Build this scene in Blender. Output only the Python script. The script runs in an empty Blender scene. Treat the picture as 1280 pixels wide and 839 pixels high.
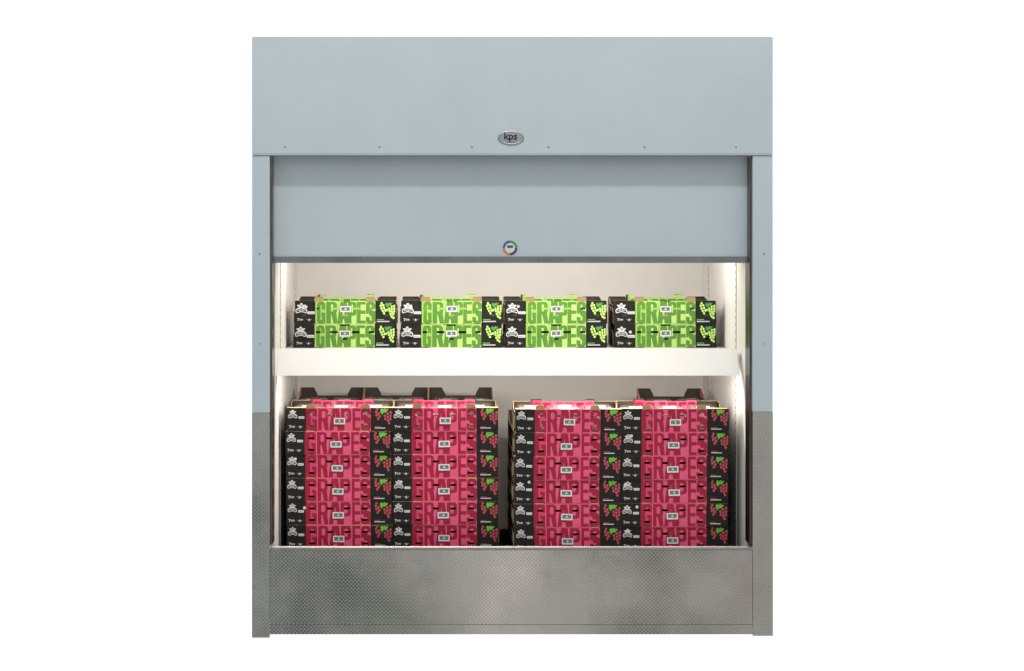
import bpy, bmesh, math, random
from mathutils import Vector, Matrix
from mathutils.geometry import delaunay_2d_cdt
random.seed(7)
S = bpy.context.scene
C = S.collection
R = math.radians

# ------------------------------------------------------------------ camera
F = 2112.0; CX = 545.0; CY = 285.0; D0 = 9.2; CZ = 2.23      # focal length in photo pixels, vanishing point, distance, eye height
cam_d = bpy.data.cameras.new('camera'); cam = bpy.data.objects.new('camera', cam_d); C.objects.link(cam)
cam.location = (0, -D0, CZ); cam.rotation_euler = (R(90), 0, 0)
cam_d.sensor_width = 36; cam_d.lens = 36*F/1280
cam_d.shift_x = (640-CX)/1280; cam_d.shift_y = -(419.5-CY)/1280
cam_d.clip_end = 200
S.camera = cam
S.view_settings.view_transform = 'Standard'; S.view_settings.look = 'None'
S.view_settings.gamma = 1; S.view_settings.exposure = 0.14
S.view_settings.use_curve_mapping = False
S.render.engine = 'CYCLES'

# ------------------------------------------------------------------ world: a white studio backdrop behind, a dim shop hall in front
W = bpy.data.worlds.new('World'); S.world = W; W.use_nodes = True
nt = W.node_tree; nt.nodes.clear()
def wn(t, **k):
    n = nt.nodes.new(t)
    for a, b in k.items(): setattr(n, a, b)
    return n
tc = wn('ShaderNodeTexCoord'); sx = wn('ShaderNodeSeparateXYZ')
nt.links.new(tc.outputs['Generated'], sx.inputs[0])
def wmap(sock, a, b, c=0, d=1):
    m = wn('ShaderNodeMapRange', interpolation_type='SMOOTHSTEP'); nt.links.new(sock, m.inputs['Value'])
    m.inputs['From Min'].default_value = a; m.inputs['From Max'].default_value = b
    m.inputs['To Min'].default_value = c; m.inputs['To Max'].default_value = d
    return m.outputs['Result']
def wmix(f, a, b, mode='MIX'):
    m = wn('ShaderNodeMix', data_type='RGBA', blend_type=mode)
    if hasattr(f, 'is_linked'): nt.links.new(f, m.inputs[0])
    else: m.inputs[0].default_value = f
    for i, v in ((6, a), (7, b)):
        if hasattr(v, 'is_linked'): nt.links.new(v, m.inputs[i])
        else: m.inputs[i].default_value = (*v, 1)
    return m.outputs[2]
up = wmap(sx.outputs['Z'], -0.05, 0.55)
hall = wmix(up, (.64, .63, .615), (1.06, 1.075, 1.085))
nz = wn('ShaderNodeTexNoise'); nz.inputs['Scale'].default_value = 15; nz.inputs['Detail'].default_value = 3
mp = wn('ShaderNodeMapping'); mp.inputs['Scale'].default_value = (2.0, 1, .40)
nt.links.new(tc.outputs['Generated'], mp.inputs[0]); nt.links.new(mp.outputs[0], nz.inputs['Vector'])
cr = wn('ShaderNodeValToRGB'); nt.links.new(nz.outputs['Fac'], cr.inputs[0])
els = cr.color_ramp.elements
els[0].position = .34; els[0].color = (.40, .43, .44, 1)
els[1].position = .66; els[1].color = (2.3, 2.2, 2.1, 1)
for p, c in ((.43, (.55, .70, .56)), (.50, (.98, .95, 1.02)), (.55, (1.5, 1.2, 1.1))):
    e = els.new(p); e.color = (*c, 1)
hall2 = wmix(1.0, hall, cr.outputs[0], 'MULTIPLY')
leftish = wmap(sx.outputs['X'], -.20, -.08)  # bluish dimming added to the hall's left for the left post's reflection
glow_r = wmap(sx.outputs['X'], .075, .035); glow_l = wmap(sx.outputs['X'], -.02, .02)  # edges of a bright band added to the hall, reflected in the bumper
hall2 = wmix(1.0, hall2, wmix(glow_r, (.94, .94, .92), wmix(glow_l, (.86, .88, .86), (1.75, 1.75, 1.78))), 'MULTIPLY')
hall2 = wmix(1.0, hall2, wmix(leftish, (.72, .80, .86), (1, 1, 1)), 'MULTIPLY')
back = wmap(sx.outputs['Y'], 0.0, 0.25)
fin = wmix(back, hall2, (1.05, 1.05, 1.05))
bg = wn('ShaderNodeBackground'); wo = wn('ShaderNodeOutputWorld')
nt.links.new(fin, bg.inputs[0]); bg.inputs[1].default_value = 1.0
nt.links.new(bg.outputs[0], wo.inputs[0])

# ------------------------------------------------------------------ lamps
def area(name, loc, target, sx_, sy_, power, col, spread=180):
    l = bpy.data.lights.new(name, 'AREA'); l.shape = 'RECTANGLE'; l.size = sx_; l.size_y = sy_
    l.energy = power; l.color = col; l.spread = R(spread)
    o = bpy.data.objects.new(name, l); C.objects.link(o); o.location = loc
    d = Vector(target)-Vector(loc)
    o.rotation_euler = d.to_track_quat('-Z', 'Y').to_euler()
    return o
area('hall_ceiling_lamp', (0.3, -2.9, 7.85), (0.4, 0.09, 1.95), 5.0, 0.30, 235, (1, .985, .95))
area('canopy_lamp', (0.41, 0.54, 2.25), (0.41, 0.85, 1.5), 2.3, 0.06, 22, (1, .94, .88))
area('under_shelf_lamp', (0.41, 0.33, 1.445), (0.41, 0.60, .6), 2.40, 0.04, 20, (1, .93, .85))

# ------------------------------------------------------------------ materials
MATS = {}
def mat(name, col, rough=.5, metal=0, var=0.0, vscale=40, bump=0, bscale=300, spec=.5, alpha=1, emit=None, coat=0):
    m = bpy.data.materials.new(name); m.use_nodes = True
    n = m.node_tree; b = n.nodes['Principled BSDF']
    b.inputs['Base Color'].default_value = (*col, 1); b.inputs['Roughness'].default_value = rough
    b.inputs['Metallic'].default_value = metal; b.inputs['Specular IOR Level'].default_value = spec
    b.inputs['Coat Weight'].default_value = coat
    b.inputs['Alpha'].default_value = alpha
    t = n.nodes.new('ShaderNodeTexCoord')
    if var:
        z = n.nodes.new('ShaderNodeTexNoise'); z.inputs['Scale'].default_value = vscale; z.inputs['Detail'].default_value = 4
        n.links.new(t.outputs['Object'], z.inputs['Vector'])
        r = n.nodes.new('ShaderNodeValToRGB'); n.links.new(z.outputs['Fac'], r.inputs[0])
        r.color_ramp.elements[0].position = .3; r.color_ramp.elements[0].color = tuple(c*(1-var) for c in col)+(1,)
        r.color_ramp.elements[1].position = .7; r.color_ramp.elements[1].color = tuple(min(1, c*(1+var)) for c in col)+(1,)
        n.links.new(r.outputs[0], b.inputs['Base Color'])
    if bump:
        z = n.nodes.new('ShaderNodeTexNoise'); z.inputs['Scale'].default_value = bscale; z.inputs['Detail'].default_value = 2
        n.links.new(t.outputs['Object'], z.inputs['Vector'])
        bp = n.nodes.new('ShaderNodeBump'); bp.inputs['Strength'].default_value = bump; bp.inputs['Distance'].default_value = .002
        n.links.new(z.outputs['Fac'], bp.inputs['Height']); n.links.new(bp.outputs[0], b.inputs['Normal'])
    if emit:
        b.inputs['Emission Color'].default_value = (*emit[0], 1); b.inputs['Emission Strength'].default_value = emit[1]
    MATS[name] = m
    return m

mat('cabinet_paint', (.378, .448, .497), .42, var=.03, vscale=2.2, bump=.35, bscale=160)
mat('cabinet_seam', (.40, .46, .49), .4)
mat('badge_ink', (.06, .06, .07), .5)
mat('white_liner', (.80, .78, .74), .38, var=.02, vscale=5, bump=.12, bscale=220)
mat('shelf_white', (.60, .59, .57), .35, bump=.1, bscale=250)
mat('slot_dark', (.03, .025, .02), .8)
mat('dark_steel', (.18, .20, .225), .32, 1, var=.15, vscale=6)
mat('guide_steel', (.11, .10, .09), .30, 1, var=.2, vscale=9)
mat('black_plastic', (.015, .015, .016), .6)
mat('screw_metal', (.24, .26, .28), .4, 1)
mat('chrome', (.27, .28, .30), .45, 1)
mat('badge_face', (.27, .30, .31), .3, .6)
mat('navy', (.005, .012, .06), .5, spec=.2)
mat('ring_blue', (.014, .085, .30), .4); mat('ring_green', (.06, .23, .045), .4)
mat('ring_purple', (.045, .022, .13), .4); mat('ring_orange', (.46, .20, .01), .4)
mat('sticker_white', (.52, .57, .59), .4); mat('sticker_grey', (.30, .36, .38), .4)
mat('carton_black', (.013, .0128, .012), .65, spec=.2, var=.2, vscale=60, bump=.15, bscale=400)
mat('carton_inside', (.045, .036, .028), .8, var=.2, vscale=30)
mat('kraft', (.44, .29, .15), .75, var=.12, vscale=70)
mat('print_pink', (.66, .088, .19), .5, spec=.35, var=.05, vscale=70)
mat('print_pink_deep', (.58, .050, .13), .5, spec=.35, var=.05, vscale=70)
mat('print_crimson', (.31, .008, .036), .5, spec=.3, var=.06, vscale=70)
mat('print_lime', (.43, .62, .175), .5, var=.04, vscale=70)
mat('print_lime_deep', (.27, .49, .08), .5, var=.04, vscale=70)
mat('print_green', (.080, .225, .025), .5, var=.06, vscale=70)
mat('slot_lit_green', (.20, .36, .07), .6)  # lit inside seen through the upper cartons' slots, painted as a green fill
mat('print_white', (.58, .59, .59), .5)
mat('print_grey', (.30, .31, .31), .5)
mat('print_text_red', (.42, .02, .06), .5)
mat('grape_red', (.42, .05, .07), .5, var=.1, vscale=90)
mat('grape_green', (.46, .74, .16), .5, var=.06, vscale=90)
mat('leaf_bright', (.13, .45, .03), .5)
mat('leaf_dark', (.06, .24, .05), .5)
mat('label_paper', (.62, .64, .65), .4)
mat('bumper_top_lit', (.86, .83, .79), .45, .15)  # steel of the bumper top, the light on it put into a pale colour
mat('lid_paper', (.52, .46, .43), .5)
mat('label_ink', (.07, .08, .08), .5)
mat('label_ink_grey', (.28, .31, .32), .5)
mat('pallet_wood', (.28, .19, .11), .8, var=.2, vscale=20)
mat('clear_plastic', (.50, .48, .48), .12, alpha=.24, spec=.7)
mat('berry', (.16, .015, .03), .25, var=.4, vscale=30)
mat('lamp_tube', (.9, .85, .75), .4, emit=((1, .9, .76), 3))

def steel_tread(name, col, rough, strength, pitch=.026, wear=.10):
    """stainless tread plate: short bars raised at alternate diagonals"""
    m = bpy.data.materials.new(name); m.use_nodes = True
    n = m.node_tree; L = n.links; b = n.nodes['Principled BSDF']
    b.inputs['Metallic'].default_value = 1
    t = n.nodes.new('ShaderNodeTexCoord'); s = n.nodes.new('ShaderNodeSeparateXYZ'); L.new(t.outputs['Object'], s.inputs[0])
    def M(op, a, c=None, d=None):
        q = n.nodes.new('ShaderNodeMath'); q.operation = op
        for i, v in enumerate((a, c, d)):
            if v is None: continue
            if isinstance(v, (int, float)): q.inputs[i].default_value = v
            else: L.new(v, q.inputs[i])
        return q.outputs[0]
    px = M('DIVIDE', s.outputs['X'], pitch)
    yz = M('ADD', s.outputs['Z'], s.outputs['Y'])
    pz = M('DIVIDE', yz, pitch)
    def lattice(ox, oz, sgn):
        u = M('SUBTRACT', M('FRACT', M('ADD', px, ox)), .5)
        v = M('SUBTRACT', M('FRACT', M('ADD', pz, oz)), .5)
        a = M('ADD', u, M('MULTIPLY', v, sgn)); c = M('SUBTRACT', u, M('MULTIPLY', v, sgn))
        e = M('ADD', M('POWER', M('DIVIDE', a, .60), 2), M('POWER', M('DIVIDE', c, .17), 2))
        return M('SMOOTH_MAX', M('SUBTRACT', 1, e), 0, .2)
    h = M('ADD', lattice(0, 0, 1), lattice(.5, .5, -1))
    z = n.nodes.new('ShaderNodeTexNoise'); z.inputs['Scale'].default_value = 2.2; z.inputs['Detail'].default_value = 5
    L.new(t.outputs['Object'], z.inputs['Vector'])
    r = n.nodes.new('ShaderNodeMapRange'); L.new(z.outputs['Fac'], r.inputs[0])
    r.inputs[1].default_value = .3; r.inputs[2].default_value = .7; r.inputs[3].default_value = rough-.08; r.inputs[4].default_value = rough+.1
    L.new(r.outputs[0], b.inputs['Roughness'])
    cr_ = n.nodes.new('ShaderNodeValToRGB'); L.new(z.outputs['Fac'], cr_.inputs[0])
    cr_.color_ramp.elements[0].position = .35; cr_.color_ramp.elements[0].color = tuple(c*.88 for c in col)+(1,)
    cr_.color_ramp.elements[1].position = .65; cr_.color_ramp.elements[1].color = tuple(c*1.1 for c in col)+(1,)
    mx = n.nodes.new('ShaderNodeMix'); mx.data_type = 'RGBA'; mx.blend_type = 'MULTIPLY'; mx.inputs[0].default_value = 1
    L.new(cr_.outputs[0], mx.inputs[6])
    w = n.nodes.new('ShaderNodeMapRange'); L.new(h, w.inputs[0]); w.inputs[1].default_value = 0; w.inputs[2].default_value = .6; w.inputs[3].default_value = 1-wear; w.inputs[4].default_value = 1+wear
    cb = n.nodes.new('ShaderNodeCombineXYZ'); [L.new(w.outputs[0], cb.inputs[i]) for i in range(3)]
    L.new(cb.outputs[0], mx.inputs[7]); L.new(mx.outputs[2], b.inputs['Base Color'])
    bp = n.nodes.new('ShaderNodeBump'); bp.inputs['Strength'].default_value = strength; bp.inputs['Distance'].default_value = .0010
    L.new(h, bp.inputs['Height']); L.new(bp.outputs[0], b.inputs['Normal'])
    MATS[name] = m
steel_tread('tread_steel', (.345, .352, .345), .12, .22, .021, .045)
steel_tread('tread_steel_post', (.35, .368, .372), .17, .26, .021, .045)

# ------------------------------------------------------------------ mesh helpers
class MB:
    def __init__(s): s.v = []; s.f = []; s.m = []; s.mats = []
    def mi(s, name):
        if name not in s.mats: s.mats.append(name)
        return s.mats.index(name)
    def add(s, vs, fs, m):
        o = len(s.v); s.v += [tuple(v) for v in vs]; k = s.mi(m)
        for f in fs: s.f.append(tuple(i+o for i in f)); s.m.append(k)
    def box(s, a, b, m):
        x0, y0, z0 = a; x1, y1, z1 = b
        s.add([(x0,y0,z0),(x1,y0,z0),(x1,y1,z0),(x0,y1,z0),(x0,y0,z1),(x1,y0,z1),(x1,y1,z1),(x0,y1,z1)],
              [(0,3,2,1),(4,5,6,7),(0,1,5,4),(1,2,6,5),(2,3,7,6),(3,0,4,7)], m)
        return s
    def prism_y(s, poly, y0, y1, m, mside=None):       # poly in (x,z), counter-clockwise seen from the front
        n = len(poly)
        s.add([(x, y0, z) for x, z in poly], [tuple(range(n))], m)
        s.add([(x, y1, z) for x, z in poly], [tuple(range(n))[::-1]], m)
        s.add([(x, y0, z) for x, z in poly]+[(x, y1, z) for x, z in poly],
              [(i, i+n, (i+1) % n+n, (i+1) % n) for i in range(n)], mside or m)
        return s
    def prism_x(s, poly, x0, x1, m, mside=None):       # poly in (y,z)
        n = len(poly)
        s.add([(x0, y, z) for y, z in poly], [tuple(range(n))[::-1]], m)
        s.add([(x1, y, z) for y, z in poly], [tuple(range(n))], m)
        s.add([(x0, y, z) for y, z in poly]+[(x1, y, z) for y, z in poly],
              [(i, (i+1) % n, (i+1) % n+n, i+n) for i in range(n)], mside or m)
        return s
    def mesh(s, name, bevel=0):
        me = bpy.data.meshes.new(name); me.from_pydata(s.v, [], s.f)
        for k in s.mats: me.materials.append(MATS[k])
        for p, k in zip(me.polygons, s.m): p.material_index = k
        bm = bmesh.new(); bm.from_mesh(me); bmesh.ops.recalc_face_normals(bm, faces=bm.faces)
        if bevel: bmesh.ops.bevel(bm, geom=list(bm.edges), offset=bevel, segments=2, affect='EDGES', clamp_overlap=True)
        bm.to_mesh(me); bm.free()
        return me
    def build(s, name, parent=None, bevel=0): return link(name, s.mesh(name, bevel), parent)
def link(name, data, parent=None, loc=None):
    o = bpy.data.objects.new(name, data); C.objects.link(o)
    if parent: o.parent = parent
    if loc: o.location = loc
    return o
def thing(name, label, cat, loc=(0,0,0), rz=0, group=None):
    o = link(name, None, None, loc); o.rotation_euler = (0, 0, rz); o.empty_display_size = .1
    o['label'] = label; o['category'] = cat
    if group: o['group'] = group
    return o
def dup(o, parent=None):
    c = o.copy(); C.objects.link(c); c.parent = parent
    for ch in [x for x in C.objects if x.parent == o]: dup(ch, c)
    return c
def X(px, D=D0): return (px-CX)*D/F
def Z(py, D=D0): return CZ-(py-CY)*D/F

# 2-D artwork: painter's list of (polygon, material); last one wins; 'HOLE' cuts through
def rect(x0, z0, x1, z1): return [(x0,z0),(x1,z0),(x1,z1),(x0,z1)]
def rrect(x0, z0, x1, z1, r, n=4):
    r = min(r, (x1-x0)/2-.01, (z1-z0)/2-.01); o = []
    for cx, cz, a in ((x1-r,z0+r,-90),(x1-r,z1-r,0),(x0+r,z1-r,90),(x0+r,z0+r,180)):
        for i in range(n+1):
            t = R(a+90*i/n); o.append((cx+r*math.cos(t), cz+r*math.sin(t)))
    return o
def disc(cx, cz, r, n=12, rz_=None): return [(cx+r*math.cos(2*math.pi*i/n), cz+(rz_ or r)*math.sin(2*math.pi*i/n)) for i in range(n)]
def inside(p, poly):
    x, y = p; c = False; j = len(poly)-1
    for i in range(len(poly)):
        xi, yi = poly[i]; xj, yj = poly[j]
        if (yi > y) != (yj > y) and x < (xj-xi)*(y-yi)/(yj-yi)+xi: c = not c
        j = i
    return c
def sheet(outline, art, base, thick, back_mat, edge_mat, name, y0=0.0):
    """flat board of one thickness, printed on the face at y0 (towards -y)"""
    verts = []; edges = []
    for poly in [outline]+[a for a, _ in art]:
        o = len(verts); verts += [Vector(p) for p in poly]
        edges += [(o+i, o+(i+1) % len(poly)) for i in range(len(poly))]
    vo, eo, fo, *_ = delaunay_2d_cdt(verts, edges, [], 0, 1e-5)
    mb = MB(); tris = []
    bb = [(min(p[0] for p in a), max(p[0] for p in a), min(p[1] for p in a), max(p[1] for p in a)) for a, _ in art]
    for f in fo:
        pts = [vo[i] for i in f]; c = (sum(p.x for p in pts)/len(f), sum(p.y for p in pts)/len(f))
        if not inside(c, outline): continue
        m = base
        for (a, k), b in zip(art, bb):
            if b[0] <= c[0] <= b[1] and b[2] <= c[1] <= b[3] and inside(c, a): m = k
        if m == 'HOLE': continue
        tris.append((f, m))
    cnt = {}
    for f, m in tris:
        mb.add([(vo[i].x, y0, vo[i].y) for i in f], [tuple(range(len(f)))], m)
        mb.add([(vo[i].x, y0+thick, vo[i].y) for i in f], [tuple(range(len(f)))[::-1]], back_mat)
        for i in range(len(f)):
            e = (f[i], f[(i+1) % len(f)]); k = tuple(sorted(e)); cnt.setdefault(k, []).append(e)
    for k, es in cnt.items():
        if len(es) == 1:
            a, b = vo[es[0][0]], vo[es[0][1]]
            mb.add([(a.x,y0,a.y),(b.x,y0,b.y),(b.x,y0+thick,b.y),(a.x,y0+thick,a.y)], [(0,3,2,1)], edge_mat)
    me = bpy.data.meshes.new(name); me.from_pydata(mb.v, [], mb.f)
    for k in mb.mats: me.materials.append(MATS[k])
    for p, k in zip(me.polygons, mb.m): p.material_index = k
    bm = bmesh.new(); bm.from_mesh(me); bmesh.ops.remove_doubles(bm, verts=bm.verts, dist=1e-6)
    bmesh.ops.recalc_face_normals(bm, faces=bm.faces); bm.to_mesh(me); bm.free()
    return me
def text_mesh(txt, size, m, name, ext=.0004, offset=0, sx_=1.0):
    cu = bpy.data.curves.new(name, 'FONT'); cu.body = txt; cu.size = size; cu.extrude = ext; cu.offset = offset
    cu.align_x = 'CENTER'; cu.align_y = 'CENTER'; cu.resolution_u = 3
    o = bpy.data.objects.new(name, cu); C.objects.link(o)
    me = bpy.data.meshes.new_from_object(o.evaluated_get(bpy.context.evaluated_depsgraph_get()))
    bpy.data.objects.remove(o); bpy.data.curves.remove(cu)
    me.transform(Matrix.Rotation(R(90), 4, 'X') @ Matrix.Diagonal((sx_, 1, 1, 1)))
    me.materials.clear(); me.materials.append(MATS[m]); me.name = name
    return me

# ================================================================== THE CABINET
cab = thing('display_cabinet', 'tall pale blue-grey refrigerated display cabinet with half-raised door, white interior and steel bumper', 'display cabinet', (0,0,0))
XL, XR = X(315), X(966); IL, IR = X(337), X(941); WL, WR = -.890, 1.715; YB = 1.66
ZT = Z(46); ZH = Z(192.7); DOORY = .09
# header
hd = MB().box((XL, 0, ZH), (XR, .045, ZT), 'cabinet_paint')
hdo = hd.build('header_panel', cab, .0025)
MB().box((X(638)-.0012, -.0006, ZH+.002), (X(638)+.0012, .0012, ZT-.002), 'cabinet_seam').build('panel_seam', hdo)
MB().box((XL+.001, -.004, ZH-.006), (XR-.001, .044, ZH-.0002), 'cabinet_paint').build('header_lip', hdo, .001)
# roof, outer sides, ceiling, back
MB().box((XL, .0455, ZT-.06), (XR, YB+.08, ZT), 'cabinet_paint').build('roof_panel', cab)
MB().box((WL, .19, 2.30), (WR, YB, 2.34), 'white_liner').build('ceiling_panel', cab)
MB().box((WL-.002, YB, .06), (WR+.002, YB+.08, ZT-.062), 'white_liner').build('back_wall', cab)
for sgn, x0, x1 in ((-1, XL, WL), (1, WR, XR)):
    w = MB().box((x0, .1605, .06), (x1, YB+.08, ZT-.062), 'white_liner').build('side_wall', cab)
    # shelf uprights with slots
    for yy in (.45, 1.42):
        up_ = MB(); xf = WL if sgn < 0 else WR; s = -sgn
        a, b = sorted((xf, xf+s*.004)); up_.box((a, yy-.014, .35), (b, yy+.014, 2.25), 'shelf_white')
        c, d = sorted((xf+s*.0035, xf+s*.0046))
        for k in range(43):
            zz = .38+k*.043
            up_.box((c, yy-.004, zz), (d, yy+.004, zz+.013), 'slot_dark')
        up_.build('slotted_rail', w)
MB().box((WL-.002, .121, .06), (WR+.002, YB, .13), 'black_plastic').build('floor_panel', cab)
MB().box((WL+.001, YB-.07, .131), (WR-.001, YB-.001, .295), 'black_plastic').build('rear_plinth', cab)
# posts
def screw(parent, x, y, z, r=.005):
    m = MB(); n = 10
    m.add([(x+r*math.cos(6.283*i/n), y-.0015, z+r*math.sin(6.283*i/n)) for i in range(n)]+
          [(x+r*1.25*math.cos(6.283*i/n), y+.0005, z+r*1.25*math.sin(6.283*i/n)) for i in range(n)],
          [tuple(range(n))]+[(i, (i+1) % n, (i+1) % n+n, i+n) for i in range(n)], 'screw_metal')
    return m.build('screw', parent)
for (x0, x1, zb, zc, side) in ((XL, IL, Z(797.3), Z(516.3), -1), (IR, XR, Z(795), Z(515), 1)):
    p = MB().box((x0, .002, zc), (x1, .16, ZH-.007), 'cabinet_paint').build('side_post', cab, .002)
    MB().box((x0-.0006, -.001, zb), (x1+.0006 if side < 0 else x1+.001, .159, zc-.0005), 'tread_steel_post').build('steel_cladding', p, .0015)
    screw(p, X(324.5) if side < 0 else X(955), .002, Z(317.5), .0045)
    screw(p, X(324.5) if side < 0 else X(955), .002, Z(430), .0035)
    screw(p, X(318.5) if side < 0 else X(962), -.001, Z(734), .004)
    g = MB()
    if side < 0: g.box((IL+.0007, .03, .5), (IL+.012, .158, ZH-.01), 'guide_steel')
    else: g.box((IR-.012, .03, .5), (IR-.0007, .158, ZH-.01), 'guide_steel')
    g.build('door_guide', cab, .001)
for px in (356.5, 474.5, 590, 685.5, 805.5, 920): screw(hdo, X(px), 0, Z(184), .0045)
# door
DD = D0+DOORY
zb0 = Z(321, DD); zb1 = Z(328.7, DD-.01)
dr = MB().box((IL+.013, DOORY, zb0+.0005), (IR-.013, DOORY+.03, ZT-.1), 'cabinet_paint').build('roller_door', cab)
br = MB().box((IL+.0125, DOORY-.012, zb1), (IR-.0125, DOORY+.034, zb0), 'dark_steel').build('bottom_bar', dr, .0015)
for px in (344.5, 454.5, 565.5, 676, 786, 897): screw(br, X(px, DD), DOORY-.012, Z(323, DD), .0045)
# bumper
B = MB().box((IL+.0015, .004, Z(781)+.0005), (IR-.0015, .03, Z(688)), 'tread_steel'); bu = B.build('bumper_panel', cab, .0015)
MB().box((IL+.0015, .0305, Z(688)-.012), (IR-.0015, .119, Z(688)-.0015), 'bumper_top_lit').build('bumper_top', bu)
rb = MB(); xx = IL+.006
while xx < IR-.01:
    rb.box((xx, .034, Z(688)-.0014), (xx+.006, .117, Z(688)+.0012), 'bumper_top_lit'); xx += .013
rb.build('ribbed_tread', bu)
MB().box((IL+.0015, -.002, Z(687.2)), (IR-.0015, .006, Z(684.7)), 'chrome').build('edge_trim', bu)
kk = MB().box((IL+.0015, -.003, Z(793)), (IR-.0015, .03, Z(781)), 'tread_steel').build('kick_rail', bu, .0015)
for px in (356.5, 921.5): screw(kk, X(px), -.003, Z(786), .004)
# shelf with angled front lip
LXL, LXR = -.886, 1.687
sh = MB().box((LXL, .29, 1.478), (WR-.006, YB-.01, 1.520), 'shelf_white').build('shelf', cab)
zt, zb = Z(436, 9.5), Z(469.6, 9.4)
MB().prism_x([(.30, zt), (.20, zb), (.206, zb-.001), (.2895, zb-.001), (.2895, zb+.004), (.214, zb+.004), (.306, zt-.004), (.3145, 1.521), (.318, 1.521), (.309, zt)], LXL, LXR, 'shelf_white').build('shelf_lip', sh)
for x in (LXL-.0035, LXR+.0005):
    MB().prism_x([(.30, zt), (.20, zb), (.285, zb), (.285, 1.476), (.31, 1.521)], x, x+.003, 'shelf_white').build('end_cap', sh)
# light fittings
for nm, y, z in (('lamp_housing', .54, 2.262), ('lamp_housing', .335, 1.4562)):
    h = MB().box((-.85, y-.03, z), (1.67, y+.03, z+.02), 'shelf_white').build(nm, cab)
    MB().box((-.84, y-.028, z-.003), (1.66, y-.026, z-.0005), 'lamp_tube').build('light_tube', h)
    MB().box((-.84, y+.026, z-.003), (1.66, y+.028, z-.0005), 'lamp_tube').build('light_tube', h)

# oval badge
bd = MB()
cx, cz = X(638.7), Z(172.3); n = 40
def oval(a, b, y, cx=cx, cz=cz): return [(cx+a*math.cos(6.2832*i/n), y, cz+b*math.sin(6.2832*i/n)) for i in range(n)]
rings = [oval(.071, .039, -.0005), oval(.070, .038, -.005), oval(.066, .0345, -.007), oval(.0625, .0315, -.005)]
bd.add(sum(rings, []), [(r*n+i, r*n+(i+1) % n, (r+1)*n+(i+1) % n, (r+1)*n+i) for r in range(3) for i in range(n)], 'chrome')
bo = bd.build('oval_badge', hdo)
f = MB(); f.add(oval(.0628, .0318, -.0052), [tuple(range(n))], 'badge_face'); f.build('badge_face', bo)
t = link('lettering', text_mesh('kps', .052, 'navy', 'lettering', .0008, .0008, 1.05), bo, (X(638.2), -.0065, Z(170.6)))
f = MB()
for a, b, r in ((633.5, 646.3, 174.7), (632.5, 646, 177.6)): f.box((X(a), -.0062, Z(r+.7)), (X(b), -.0055, Z(r)), 'badge_ink')
f.build('badge_line', bo)
# round four-colour sticker on the door
cx, cz = X(637.6, DD), Z(310, DD); ro, ri = .0405, .027
for k, m in enumerate(('ring_green', 'ring_blue', 'ring_orange', 'ring_purple')):
    pts = [(cx+ro*math.cos(R(90*k+i*9)), cz+ro*math.sin(R(90*k+i*9))) for i in range(11)] + \
          [(cx+ri*math.cos(R(90*k+i*9)), cz+ri*math.sin(R(90*k+i*9))) for i in range(10, -1, -1)]
    if k == 0:
        st = link('round_sticker', sheet(disc(cx, cz, .028, 32), [(rrect(cx-.0165, cz-.001, cx+.0165, cz+.0145, .002), 'label_ink'),
              (rect(cx-.016, cz+.0155, cx+.016, cz+.0165), 'sticker_grey'), (rect(cx-.017, cz-.0125, cx+.017, cz-.011), 'sticker_grey'),
              (rect(cx-.001, cz-.020, cx+.001, cz-.003), 'sticker_grey')], 'sticker_white', .0006, 'sticker_white', 'sticker_white', 'round_sticker', DOORY-.0010), dr)
    mb = MB(); mb.prism_y(pts, DOORY-.0016, DOORY-.0004, m); mb.build('colour_segment', st)

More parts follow.
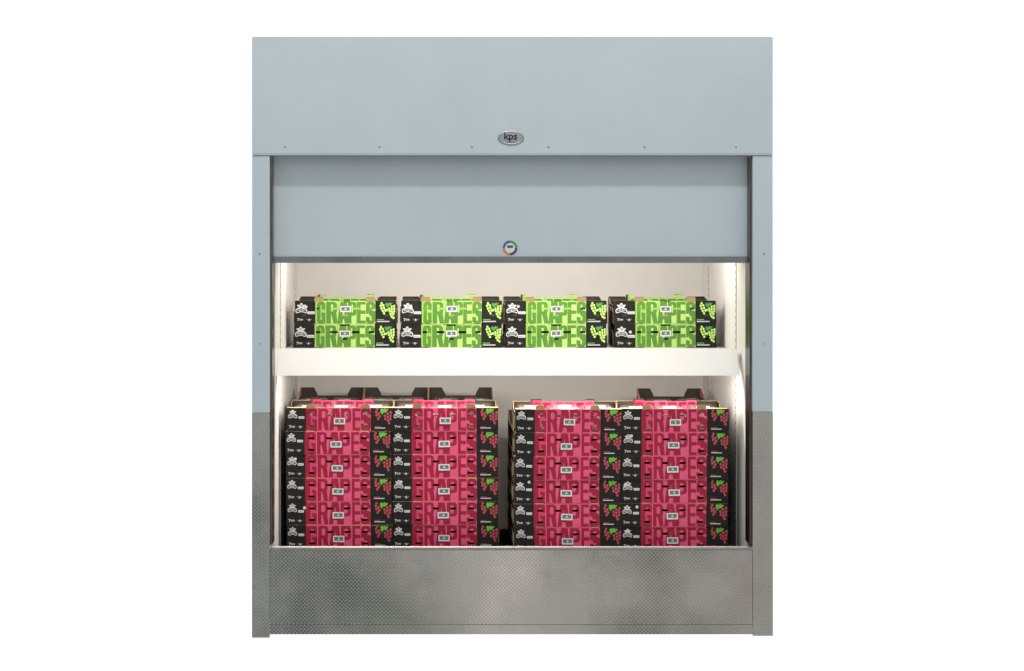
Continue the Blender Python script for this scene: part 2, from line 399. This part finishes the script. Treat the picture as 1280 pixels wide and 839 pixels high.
# ================================================================== CARTON ARTWORK (millimetres, then scaled)
def letters(bx, z0, z1, ink, grounds, bold):
    """GRAPES as tall condensed capitals; bx = x-range of each letter; grounds = ground colour behind each"""
    A = []; h = z1-z0
    def zz(t): return z0+h*t
    for (a, b), ch, gr in zip(bx, 'GRAPES', grounds):
        w = b-a; s = w*bold; hs = h*.13
        if ch == 'G':
            A += [(rrect(a, z0, b, z1, w*.34), ink), (rrect(a+s, zz(.15), b-s, zz(.86), (w-2*s)*.5), gr),
                  (rect(b-s-.2, zz(.50), b+.5, zz(.64)), gr), (rect(a+w*.52, zz(.36), b, zz(.50)), ink)]
            A += [(rect(b-w*.18, z0-.1, b, zz(.08)), ink)]
        elif ch == 'R':
            A += [(rrect(a, zz(.42), b-w*.04, z1, w*.30), ink), (rect(a, z0, a+s, z1), ink),
                  (rect(a, zz(.45), a+w*.5, z1), ink),
                  (rrect(a+s, zz(.56), b-s*.95, zz(.88), (w-2*s)*.45), gr),
                  ([(a+w*.42, zz(.48)), (b-w*.36, z0), (b+w*.02, z0), (b-w*.10, zz(.46)), (b-w*.2, zz(.52))], ink)]
        elif ch == 'A':
            A += [([(a, z0), (a+s*.95, z0), (a+w*.5, z0+h*.02), (b-s*.95, z0), (b, z0), (b-w*.24, z1), (a+w*.24, z1)], ink),
                  ([(a+w*.40, zz(.34)), (b-w*.40, zz(.34)), (a+w*.5, zz(.80))], gr),
                  ([(a+s*.98, z0-.5), (b-s*.98, z0-.5), (b-s*1.12, zz(.20)), (a+s*1.12, zz(.20))], gr)]
        elif ch == 'P':
            A += [(rrect(a, zz(.36), b, z1, w*.32), ink), (rect(a, z0, a+s, z1), ink), (rect(a, zz(.40), a+w*.5, z1), ink),
                  (rrect(a+s, zz(.50), b-s, zz(.87), (w-2*s)*.45), gr)]
        elif ch == 'E':
            A += [(rect(a, z0, b, z1), ink), (rect(a+s*1.05, zz(.60), b+.5, zz(.87)), gr), (rect(a+s*1.05, zz(.14), b+.5, zz(.44)), gr)]
        else:
            A += [(rrect(a, z0, b, z1, w*.34), ink), (rrect(a+s, zz(.66), b-s, zz(.87), (w-2*s)*.5), gr),
                  (rrect(a+s, zz(.13), b-s, zz(.34), (w-2*s)*.5), gr),
                  ([(b-s-.3, zz(.62)), (b+.5, zz(.56)), (b+.5, zz(.70)), (b-s-.3, zz(.72))], gr),
                  ([(a-.5, zz(.32)), (a+s+.3, zz(.29)), (a+s+.3, zz(.40)), (a-.5, zz(.46))], gr),
                  ([(a+s*.6, zz(.50)), (a+s, zz(.30)), (a+s*.2, zz(.36))], gr)]
    return A
def emblem(x0, z0, x1, z1):
    """white star-headed crest over a curved banner"""
    w, h = x1-x0, z1-z0; cx = (x0+x1)/2
    def P(*q): return [(cx+u*w, z0+v*h) for u, v in q]
    A = [(P((-.50,.12),(-.36,.04),(-.20,.12),(0,.17),(.20,.12),(.36,.04),(.50,.12),(.52,.34),(.40,.50),(.20,.56),(.26,.62),(.40,.80),(.30,.84),(.14,.80),
            (.10,.95),(0,1.0),(-.10,.95),(-.14,.80),(-.30,.84),(-.40,.80),(-.26,.62),(-.20,.56),(-.40,.50),(-.52,.34)), 'print_white'),
         (P((-.43,.18),(-.34,.12),(-.18,.20),(0,.25),(.18,.20),(.34,.12),(.43,.18),(.44,.32),(.34,.42),(.0,.50),(-.34,.42),(-.44,.32)), 'carton_black'),
         (P((-.11,.62),(.11,.62),(.16,.74),(.07,.78),(.05,.90),(-.05,.90),(-.07,.78),(-.16,.74)), 'print_grey')]
    for k in range(6):                                   # strokes of the banner's lettering
        u = -.34+k*.125
        A.append((P((u,.24+.012*(3-abs(k-2.5))),(u+.06,.24+.012*(3-abs(k-2.5))),(u+.06,.38+.02*(3-abs(k-2.5))),(u,.38+.02*(3-abs(k-2.5)))), 'print_white'))
    return A
def small_marks(x0, zb, s):
    A = [([(x0, zb+16), (x0+11, zb+16), (x0+11, zb+13), (x0+5, zb), (x0+2, zb), (x0+7, zb+12), (x0, zb+12)], 'print_white')]
    for k in range(4): A.append((rect(x0+14+k*5.5, zb+3, x0+18+k*5.5, zb+13), 'print_grey' if k % 2 else 'print_white'))
    c = x0+64*s
    A += [([(c-18, zb+12), (c-4, zb+9), (c, zb+17), (c+4, zb+9), (c+18, zb+12), (c+7, zb+5), (c+2, zb-1), (c-2, zb-1), (c-7, zb+5)], 'print_grey'),
          (disc(c, zb+8, 3.4, 8), 'print_white')]
    return A
def bunch(pts, r, m): return [(disc(x, z, r*random.uniform(.86, .97), 10, r*1.08), m) for x, z in pts]
def scale_art(A, k=.001): return [([(x*k, z*k) for x, z in p], m) for p, m in A]

BW = .597
def art_red(H):
    A = [(rect(108, -1, 475, 140), 'print_pink'), (rect(108, -1, 119, 140), 'print_crimson'), (rect(119, -1, 172, 140), 'print_pink_deep'), (rect(419, -1, 475, 140), 'print_pink')]
    A += letters([(117,171),(178,236),(240,311),(306,364),(371,416),(419,474.5)], 3, 128, 'print_crimson',
                 ['print_pink_deep','print_pink','print_pink','print_pink','print_pink','print_pink'], .33)
    A += emblem(8, 70, 58, 122) + [(rrect(66, 70, 99, 84, 3), 'print_white'), (rect(70, 74, 95, 77), 'print_grey')]
    A += small_marks(12, 17, 1)
    gl = [(505,108),(520,100),(508,91),(524,83),(516,70)]
    gr = [(587,106),(570,99),(554,87),(586,87),(570,80),(557,69),(585,69),(572,61),(578,46)]
    A += [(disc(509, 123, 7.4, 12), 'grape_red')]
    A += bunch(gl, 7.9, 'grape_red')+bunch(gr, 7.8, 'grape_red')
    A += [([(527,118),(534,128),(545,124),(556,129),(563,122),(571,126),(574,119),(566,112),(560,104),(550,106),(540,96),(533,90),(536,102),(527,106),(532,112)], 'leaf_bright'),
          ([(534,98),(549,116),(568,121),(549,113)], 'leaf_dark')]
    A += [(rect(497, 24, 530, 28), 'print_text_red'), (rect(497, 15, 556, 20.5), 'print_white')]
    for k in range(11): A.append((rect(500+k*5.2, 15, 501.3+k*5.2, 20.5), 'print_grey'))
    for a in (127, 227, 324, 425): A.append((rrect(a, 86, a+35, 99, 6), 'HOLE'))
    for a in (127, 425): A.append((rrect(a, 21, a+35, 34, 6), 'HOLE'))
    return scale_art(A)
def art_green(H, closed, front=True):
    A = [(rect(121, -1, 476, 160), 'print_lime')]
    for a, b in ((121, 133), (181, 187), (253, 262), (362, 366), (419, 424)): A.append((rect(a, -1, b, 160), 'print_lime_deep'))
    A += letters([(131,180),(186,252),(252,324),(314,365),(367,418),(421,475.5)], 4, 133, 'print_green',
                 ['print_lime_deep','print_lime','print_lime','print_lime','print_lime','print_lime'], .41)
    A += emblem(5, 62, 72, 126) + [(rrect(74, 60, 118, 76, 3), 'print_white'), (rect(79, 65, 113, 69), 'print_grey')]
    A += small_marks(14, 19, 1.1)
    gl = [(513,124),(508,109),(523,112),(513,93),(528,97),(520,79),(535,82),(528,65)]
    gr = [(588,108),(573,104),(588,92),(558,92),(573,88),(545,84),(561,77),(588,76),(575,72),(566,60),(583,60),(573,46),(584,38)]
    A += bunch(gl, 7.2, 'grape_green')+bunch(gr, 7.2, 'grape_green')
    A += [([(533,118),(541,129),(551,122),(560,130),(569,124),(580,130),(572,116),(560,108),(548,98),(540,104)], 'leaf_dark'),
          ([(544,112),(558,119),(570,121),(556,115)], 'leaf_bright')]
    A += [(rect(485, 25, 528, 30), 'leaf_bright'), (rect(485, 13, 560, 20), 'print_white')]
    for k in range(12): A.append((rect(488+k*6, 13, 489.6+k*6, 20), 'print_grey'))
    hole = 'slot_lit_green' if closed else 'HOLE'
    ss = [(127,157),(211,258),(340,387),(441,473)]
    for i, (a, b) in enumerate(ss):
        A.append((rrect(a, 86, b, 99, 6), 'HOLE' if (closed == 1 and i == 0) or (closed == 2 and i == 3) else hole))
        if closed and not ((closed == 1 and i == 0) or (closed == 2 and i == 3)): A.append((rrect(a+1.5, 88.5, b-1.5, 96.5, 4), 'print_lime_deep' if i in (1, 2) else 'print_green'))
    A.append((rrect(284, 47, 315, 58, 5), hole))
    for a, b in ((43, 70), (527, 556)): A.append((rrect(a, 48, b, 58, 5), 'HOLE' if not closed else 'carton_inside'))
    return scale_art(A)
def outline(W_, H, nb=None, nt=None):
    """board with shallow notches: nb along the bottom for the tabs below, nt = centre notch in the top edge"""
    p = [(0, 0)]
    for a, b in nb or []: p += [(a, 0), (a+.002, .0045), (b-.002, .0045), (b, 0)]
    p += [(W_, 0), (W_, H)]
    if nt: p += [(nt[1]+.006, H), (nt[1]-.004, H-nt[2]), (nt[0]+.004, H-nt[2]), (nt[0]-.006, H)]
    p += [(0, H)]
    return p

def label_mesh():
    A = [(rrect(2, 2, 62, 34, 3), 'label_paper'), (rect(7, 8, 57, 30), 'label_ink_grey')]
    for a, b, c, d in ((9,10,15,28),(17,10,23,28),(25,18,28,28),(36,18,39,28),(41,10,47,28),(49,10,55,28),(26,9,38,13),(19,14,21,20)): A.append((rect(a,b,c,d), 'label_ink'))
    A.append(([(27,13),(37,13),(32,27)], 'label_paper'))
    return sheet([(x*.001, z*.001) for x, z in rrect(0, 0, 64, 36, 4)], scale_art(A), 'label_paper', .0012, 'label_paper', 'label_ink_grey', 'product_label', -.0016)
LABEL = label_mesh()
STICK = sheet(disc(0, 0, .0085, 14), [], 'print_white', .0005, 'print_white', 'print_white', 'round_sticker', -.0012)

def tray_body(W_, Dp, H, rim, ledge_mat, flaps=False):
    """floor, two end walls with a dipped middle, corner ledges (front at y=0)"""
    t = .0035; m = MB()
    m.box((.003, .006, .001), (W_-.003, Dp-.006, .005), 'carton_inside')
    prof = [(.0045, .001), (Dp-.0045, .001), (Dp-.0045, H-.001), (Dp-.085, H-.001), (Dp-.105, H-.030), (.105, H-.030), (.085, H-.001), (.0045, H-.001)]
    m.prism_x(prof, 0, t, 'carton_black', rim); m.prism_x(prof, W_-t, W_, 'carton_black', rim)
    for x0, x1 in ((.004, .100), (W_-.100, W_-.004)):
        m.box((x0, .0045, H-.0045), (x1, .060, H-.0008), ledge_mat)
        m.box((x0, .0045, .006), (x1 if x0 < .1 else x0+.003, .0070, H-.005), 'carton_inside') if False else None
    # gusset flaps folded against the end walls, their raw edges showing
    for sgn, xo in ((-1, 0), (1, W_)):
        for y0, y1 in ((.10, .19), (Dp-.19, Dp-.10)):
            a = xo+sgn*.0005; b = xo+sgn*.0065
            m.add([(a, y0, .012), (a, y1, .012), (b, y1, H-.045), (b, y0, H-.045), (a-sgn*.003+sgn*.003, y0, H-.04), (a, y1, H-.04)],
                  [(0,1,2,3), (3,2,5,4), (0,3,4), (1,5,2)], 'carton_black')
            m.box((min(b, b+sgn*.0012), y0, H-.0475), (max(b, b+sgn*.0012), y1, H-.0450), rim)
            m.box((min(a, b), y0-.0025, .012), (max(a, b), y0, H-.045), rim)
    return m.mesh('tray_body')
def middle(A): return [(p, m) for p, m in A if all(.105 < q[0] < .480 for q in p)]
def back_panel(W_, H, art, Dp, edge, raised, tabs, closed_notch=None):
    """far long wall; its printed flap folds inward, so the print faces the viewer"""
    H2 = H+raised; p = [(0, 0), (W_, 0), (W_, H2)]
    for a, b, h in tabs[::-1]: p += [(b, H2), (b-.001, H2+h*.8), (b-.006, H2+h), (a+.006, H2+h), (a+.001, H2+h*.8), (a, H2)]
    if closed_notch:
        a, b, d = closed_notch; i = next(k for k, q in enumerate(p) if q[0] < a and k > 2) if any(q[0] < a for q in p[3:]) else len(p)
        p[i:i] = [(b+.005, H2), (b-.004, H2-d), (a+.004, H2-d), (a-.005, H2)]
    p += [(0, H2)]
    return sheet(p, art, 'carton_inside' if art else 'carton_black', .004, 'carton_black', edge, 'back_panel', Dp-.0045)
def tab_mesh(w, h, lean, m, cham=.010):
    mb = MB(); z0 = -.004
    prof = [(0, z0), (w, z0), (w, h*.55), (w-cham, h), (cham, h), (0, h*.55)]
    n = len(prof)
    fr = [(x, -lean*max(z, 0)/h, z) for x, z in prof]; bk = [(x, y+.003, z) for x, y, z in fr]
    mb.add(fr+bk, [tuple(range(n)), tuple(range(n, 2*n))[::-1]]+[(i, i+n, (i+1) % n+n, (i+1) % n) for i in range(n)], m)
    return mb.mesh('stacking_tab')

HR = .1315; HG = .1385; DP = .398
def rim_bars(W_, H, Dp, raised):
    out = []
    for x0, x1, e0, e1 in ((.0072, .098, 0, .007), (W_-.098, W_-.0072, W_-.007, W_)):
        m = MB()
        z = H+raised
        poly = [(e0, Dp-.060), (e1, Dp-.060), (e1, Dp-.0105), (x1, Dp-.0105), (x1, Dp-.0005), (e0, Dp-.0005)] if e0 == 0 else \
               [(e0, Dp-.060), (e1, Dp-.060), (e1, Dp-.0005), (x0, Dp-.0005), (x0, Dp-.0105), (e0, Dp-.0105)]
        n = len(poly)
        m.add([(x, y, z+.0003) for x, y in poly]+[(x, y, z+.0032) for x, y in poly],
              [tuple(range(n))[::-1], tuple(range(n, 2*n))]+[(i, (i+1) % n, (i+1) % n+n, i+n) for i in range(n)], 'kraft')
        out.append(m.mesh('corner_rim'))
    return out
NB = [(.112, .164), (.418, .470)]
def make_red(top):
    r = thing('grape_carton', 'x', 'carton')
    A = art_red(HR)
    link('tray_body', tray_body(BW, DP, HR, 'kraft', 'kraft'), r)
    link('front_panel', sheet(outline(BW, HR, NB), A, 'carton_black', .004, 'carton_inside', 'kraft', 'front_panel'), r)
    link('back_panel', back_panel(BW, HR, middle(A) if top else [], DP, 'kraft', .002 if top else 0, [(.105, .170, .016), (.418, .480, .016)] if top else []), r)
    if top:
        for q in rim_bars(BW, HR, DP, .002): link('corner_rim', q, r)
    tm = tab_mesh(.052, .022 if top else .0035, .009 if top else 0, 'kraft')
    for a, _ in NB: link('stacking_tab', tm, r, (a, -.0012 if top else .0015, HR+.0003))
    return r
NBG = [(.115, .170), (.421, .478)]
def make_green(top, closed):
    r = thing('grape_carton', 'x', 'carton')
    A = art_green(HG, closed); A0 = art_green(HG, 3)
    link('tray_body', tray_body(BW, DP, HG, 'kraft', 'carton_black'), r)
    link('front_panel', sheet(outline(BW, HG, NBG, (.270, .328, .009)), A, 'carton_black', .004, 'carton_inside', 'carton_inside' if not top else 'print_lime_deep', 'front_panel'), r)
    link('back_panel', back_panel(BW, HG, middle(A0) if top else [], DP, 'kraft' if not top else 'print_green', .004 if top else 0, [(.108, .158, .018), (.200, .232, .005), (.405, .458, .020)] if top else []), r)
    if top:
        for q in rim_bars_g: link('corner_rim', q, r)
    for xa, xb in ((-.0085, -.0069), (BW+.0069, BW+.0085)):
        f_ = MB(); f_.prism_x([(.02, .001), (.24, .001), (.20, .074), (.03, .074)], xa, xb, 'carton_black', 'kraft'); f_.build('side_flap', r)
    tm = tab_mesh(.056, .024 if top else .0035, .010 if top else 0, 'kraft', .004)
    for a, _ in NBG: link('stacking_tab', tm, r, (a, -.0012 if top else .0015, HG+.0003))
    return r
rim_bars_g = []
for x0, x1 in ((.0045, .104), (BW-.108, BW-.0045)):
    g_ = MB(); g_.box((x0, DP-.010, HG+.0045), (x1, DP-.0005, HG+.0095), 'carton_black'); g_.box((x0, DP-.0105, HG+.0095), (x1, DP-.0003, HG+.0112), 'kraft')
    rim_bars_g.append(g_.mesh('corner_rim'))

# ------------------------------------------------------------------ red cartons, front row of both pallet loads
PROTOS = []
def place(proto, loc, rz, label, group, dx_label, zl, sticker=None):
    o = dup(proto)
    if proto not in PROTOS: PROTOS.append(proto)
    o.location = loc; o.rotation_euler = (0, 0, rz); o['label'] = label; o['group'] = group
    if dx_label is not None: link('product_label', LABEL, o, (dx_label, -.0002, zl)).rotation_euler[1] = random.uniform(-.03, .03)
    if sticker: link('round_sticker', STICK, o, (sticker[0], -.0002, sticker[1]))
    return o
red_top = make_red(True); red_mid = make_red(False)
PITCH = .1325
ordn = ['topmost', 'second from top', 'third from top', 'fourth from top', 'fifth from top', 'sixth from top']
stacks = [  # x of left edge, y of front, top z, phrase
    (X(358.3, 9.55), .35, Z(510, 9.55), 'leftmost front stack'),
    (X(490.6, 9.55), .352, Z(510, 9.55), 'front stack left of the dark gap'),
    (X(644.0, 9.46), .26, Z(511.6, 9.46), 'front stack right of the dark gap'),
    (X(777.6, 9.46), .26, Z(511.0, 9.46), 'rightmost front stack')]
stick_at = {(0,0):(.033,.112), (0,2):(.052,.108), (0,4):(.102,.097), (1,3):(.046,.110), (1,5):(.038,.100), (2,3):(.083,.120), (3,1):(.050,.112), (3,3):(.018,.098), (3,4):(.088,.112), (3,5):(.036,.108)}
jx = {0: [.001,-.006,-.003,-.003,-.001,.001], 1: [0,-.001,0,.002,.001,.002], 2: [.002,0,-.005,-.005,-.004,-.001], 3: [0,.002,-.003,-.001,-.005,-.002]}
red_tops = []
for si, (x, y, zt_, ph) in enumerate(stacks):
    for k in range(7):
        z = zt_-HR-k*PITCH
        if k == 6:
            lab = 'bottom layer grape carton standing on a pallet, wholly hidden behind the steel bumper'; dl = None
        else:
            lab = 'magenta grape carton, %s, %s' % (ordn[k], ph)
            if (si, k) in stick_at: lab = 'white-dotted magenta grape carton, %s, %s' % (ordn[k], ph)
            dl = .259+random.uniform(-.006, .005) if k else .265+random.uniform(-.002, .02)*(1 if si > 1 else .3)
        o = place(red_top if k == 0 else red_mid, (x+(jx[si][k] if k < 6 else 0), y+random.uniform(-.005, .005), z), random.uniform(-.006, .006),
                  lab, 'magenta grape cartons in the front stacks', dl, .040+random.uniform(-.004, .003), stick_at.get((si, k)))
        if k == 0: red_tops.append((x, y, z))

# ------------------------------------------------------------------ open trays standing lengthwise behind
def back_tray():
    r = thing('grape_tray', 'x', 'tray'); W2, L2 = .397, .596; t = .004; m = MB()
    m.box((.004, .004, .001), (W2-.004, L2-.004, .005), 'carton_inside')
    for x0, x1 in ((0, t), (W2-t, W2)): m.box((x0, 0, .0005), (x1, L2, HR-.030), 'carton_black')
    for x0, x1 in ((0, .0045), (W2-.0045, W2)): m.box((x0-.0004, .001, HR-.0298), (x1+.0004, L2-.001, HR-.0275), 'kraft')
    m.build('tray_body', r)
    for y0, y1, nm in ((0, t, 'end_panel'), (L2-t, L2, 'end_panel')):
        up_ = .022 if y0 else -.003
        e = MB(); e.prism_y([(t+.0005,.0005),(W2-t-.0005,.0005),(W2-t-.0005,HR+up_),(W2-.082,HR+up_),(W2-.100,HR-.010),(W2-.105,HR-.028),(.105,HR-.028),(.100,HR-.010),(.082,HR+up_),(t+.0005,HR+up_)], y0, y1, 'carton_inside', 'kraft')
        e.build(nm, r)
    for x0, x1, s in ((0, t, 1), (W2-t, W2, -1)):
        f_ = MB(); f_.prism_x([(L2-.15, HR-.0270), (L2-.005, HR-.0270), (L2-.005, HR+.024), (L2-.045, HR+.022), (L2-.07, HR+.004), (L2-.12, HR-.004)], x0, x1, 'print_pink', 'kraft')
        f_.build('side_flap', r)
    return r
bt = back_tray()
cols = [(stacks[0][0]+.000+i*.399, .352+DP+.003, stacks[0][2], n) for i, n in enumerate(('left', 'middle', 'right'))]
cols.append((stacks[2][0]+.002, .26+DP+.003, stacks[2][2]-PITCH, 'low'))  # low rear columns, unseen, added to darken the gap between the loads
cols.append((stacks[2][0]+.400, .26+DP+.003, stacks[2][2]-PITCH, 'low middle'))
cols.append((stacks[2][0]+.798, .26+DP+.003, stacks[2][2], 'far right'))
k0 = True; tray_tops = []
for ci, (x, y, zt_, nm) in enumerate(cols):
    for k in range(7 if 'low' not in nm else 6):
        if 'low' in nm: lab = 'black tray hidden behind the cartons just right of the dark gap'
        elif k == 0: lab = {'left': 'open black tray behind the leftmost magenta stack, next to the left wall', 'middle': 'open black tray behind the left load, middle of its three back trays',
                          'right': 'open black tray behind the left load, beside the dark gap', 'far right': 'open black tray standing alone behind the right load'}[nm]
        elif nm == 'right' and k < 6: lab = 'black tray edge showing in the dark gap, %s of the rear stack' % ordn[k]
        else: lab = 'black grape tray in a rear stack, wholly hidden behind the magenta cartons'
        g = 'open grape trays in the rear stacks'
        if bt.name and k0: o = bt; k0 = False
        elif (k == 0 and 'low' not in nm) or nm in ('right', 'low'): o = dup(bt)
        else:
            if 'hid' not in globals():
                m = MB(); m.box((0, 0, .0005), (.397, .596, .004), 'carton_inside')
                for a, b in (((0,0,.0045),(.004,.596,HR-.03)), ((.393,0,.0045),(.397,.596,HR-.03)), ((.0045,0,.0045),(.3925,.004,HR-.03)), ((.0045,.592,.0045),(.3925,.596,HR-.03))): m.box(a, b, 'carton_black')
                hid = m.mesh('grape_tray')
            o = link('grape_tray', hid); o['category'] = 'tray'
        o.location = (x+(random.uniform(-.002, .002) if k else 0), y, zt_-HR-k*PITCH+(0.0 if k else 0)); o['label'] = lab; o['group'] = g
        if k == 0 and 'low' not in nm: tray_tops.append((x, y, zt_-HR))

# ------------------------------------------------------------------ pallets under the two loads
def pallet(x, y, ztop, label):
    r = thing('pallet', label, 'pallet', (x, y, .131), 0, 'timber pallets under the carton loads'); h = ztop-.131
    for i in range(7): MB().box((0, .01+i*.163, h-.018), (1.195, .01+i*.163+.10, h), 'pallet_wood').build('deck_board', r)
    for i in range(3): MB().box((i*.5475, .01, .020), (i*.5475+.10, .99+.09, h-.0185), 'pallet_wood').build('bearer', r)
    for i in range(3): MB().box((0, .01+i*.485, 0), (1.195, .01+i*.485+.10, .0195), 'pallet_wood').build('base_board', r)
pallet(stacks[0][0], .345, stacks[0][2]-HR-6*PITCH-.001, 'timber pallet under the left carton load, hidden behind the bumper')
pallet(stacks[2][0], .255, stacks[2][2]-HR-6*PITCH-.001, 'timber pallet under the right carton load, hidden behind the bumper')

# ------------------------------------------------------------------ punnets of red grapes in the top cartons
def punnet():
    r = thing('punnet', 'x', 'punnet'); w, d, h = .180, .185, .104
    m = MB()
    def ring(i, z): return [(i, i, z), (w-i, i, z), (w-i, d-i, z), (i, d-i, z)]
    rs = [ring(.012, .002), ring(.002, .080), ring(0, .082), ring(0, .086), ring(.004, .088), ring(.016, h), ring(.030, h+.004)]
    m.add(sum(rs, []), [(r_*4+i, r_*4+(i+1) % 4, (r_+1)*4+(i+1) % 4, (r_+1)*4+i) for r_ in range(len(rs)-1) for i in range(4)]+[(24,25,26,27), (3,2,1,0)], 'clear_plastic')
    m.build('clamshell', r)
    L_ = MB(); L_.add([(.052,.010,h-.016),(.128,.010,h-.016),(.128,.0185,h+.0012),(.052,.0185,h+.0012)], [(0,1,2,3)], 'lid_paper')
    L_.add([(.052,.0185,h+.0013),(.128,.0185,h+.0013),(.128,.032,h+.0052),(.052,.032,h+.0052)], [(0,1,2,3)], 'lid_paper')
    L_.add([(.052,.033,h+.0053),(.128,.033,h+.0053),(.128,.060,h+.0053),(.052,.060,h+.0053)], [(0,1,2,3)], 'lid_paper')
    for k in range(5): L_.add([(.046+k*.019,.0115,h-.015),(.057+k*.019,.0115,h-.015),(.057+k*.019,.0155,h-.006),(.046+k*.019,.0155,h-.006)], [(0,1,2,3)], 'print_text_red')
    L_.build('lid_label', r)
    bm = bmesh.new(); rnd = random.Random(3)
    for k in range(46):
        rr = rnd.uniform(.011, .0135); p = (rnd.uniform(.022, w-.022), rnd.uniform(.022, d-.022), rnd.uniform(.018, .088))
        bmesh.ops.create_icosphere(bm, subdivisions=2, radius=rr, matrix=Matrix.Translation(p) @ Matrix.Diagonal((1, 1, 1.15, 1)))
    me = bpy.data.meshes.new('grapes'); bm.to_mesh(me); bm.free(); me.materials.append(MATS['berry'])
    for p in me.polygons: p.use_smooth = True
    link('grapes', me, r)
    return r
pn = punnet(); first = True
pos = ['left', 'middle', 'right']
whr = ['the leftmost carton stack', 'the second carton stack from the left', 'the third carton stack from the left', 'the rightmost carton stack']
def put(x, y, z, label, rz=0, g='clear grape punnets in the top cartons'):
    global first
    o = pn if first else dup(pn); first = False
    o.location = (x, y, z); o.rotation_euler = (0, 0, rz); o['label'] = label; o['group'] = g
for si, (x, y, z) in enumerate(red_tops):
    for j in range(2):
        for i in range(3):
            put(x+.012+i*.194+random.uniform(-.003, .004), y+.012+j*.189, z+.006+(.010 if si == 2 else .003)+random.uniform(-.003, .004),
                'clear grape punnet, %s of the %s row atop %s' % (pos[i], ('front', 'rear')[j], whr[si]), random.uniform(-.02, .02))
for ci, (x, y, z) in enumerate(tray_tops):
    for j in range(2):
        for i in range(2):
            place_l = ['leftmost rear tray', 'rear tray second from left', 'rear tray beside the gap', 'rightmost rear tray'][ci]
            put(x+.012+i*.192, y+.008+j*.190, z-.004+.010, 'clear grape punnet in the %s, %s side, %s' % (place_l, pos[::2][i], ['nearest row', 'middle row', 'far row'][j]), 0, 'clear grape punnets in the rear trays')

# ------------------------------------------------------------------ green cartons on the shelf
gm = make_green(False, 0)
gt = {1: make_green(True, 1), 2: make_green(True, 2), 3: make_green(True, 3)}
gx = [(368.6, 367.8, 1, 'at the left end of the shelf'), (501.6, 501.0, 3, 'second from the left on the shelf'),
      (632.2, 631.9, 2, 'third from the left on the shelf'), (768.6, 768.9, 2, 'at the right end of the shelf')]
gst = {(0,1):(.066,.103), (1,1):(.058,.100), (2,1):(.074,.105), (3,0):(.090,.093)}
for i, (xt, xb, var, ph) in enumerate(gx):
    for lv, px in ((0, xb), (1, xt)):
        st_ = gst.get((i, lv))
        lab = 'lime green grape carton, %s of the pair %s' % (('lower', 'upper')[lv], ph)
        if st_: lab = 'white-dotted lime grape carton, %s of the pair %s' % (('lower', 'upper')[lv], ph)
        dz = .004 if i == 3 else 0
        place(gm if lv == 0 else gt[var], (X(px, 10.0), .80+random.uniform(-.003, .003), 1.5205+lv*(HG+.0008)), random.uniform(-.004, .004),
              lab, 'lime green grape cartons on the shelf', .268, .066 if lv == 0 else .072, st_)

for p in PROTOS:                                   # the patterns the cartons were copied from
    for ch in list(p.children): bpy.data.objects.remove(ch)
    bpy.data.objects.remove(p)
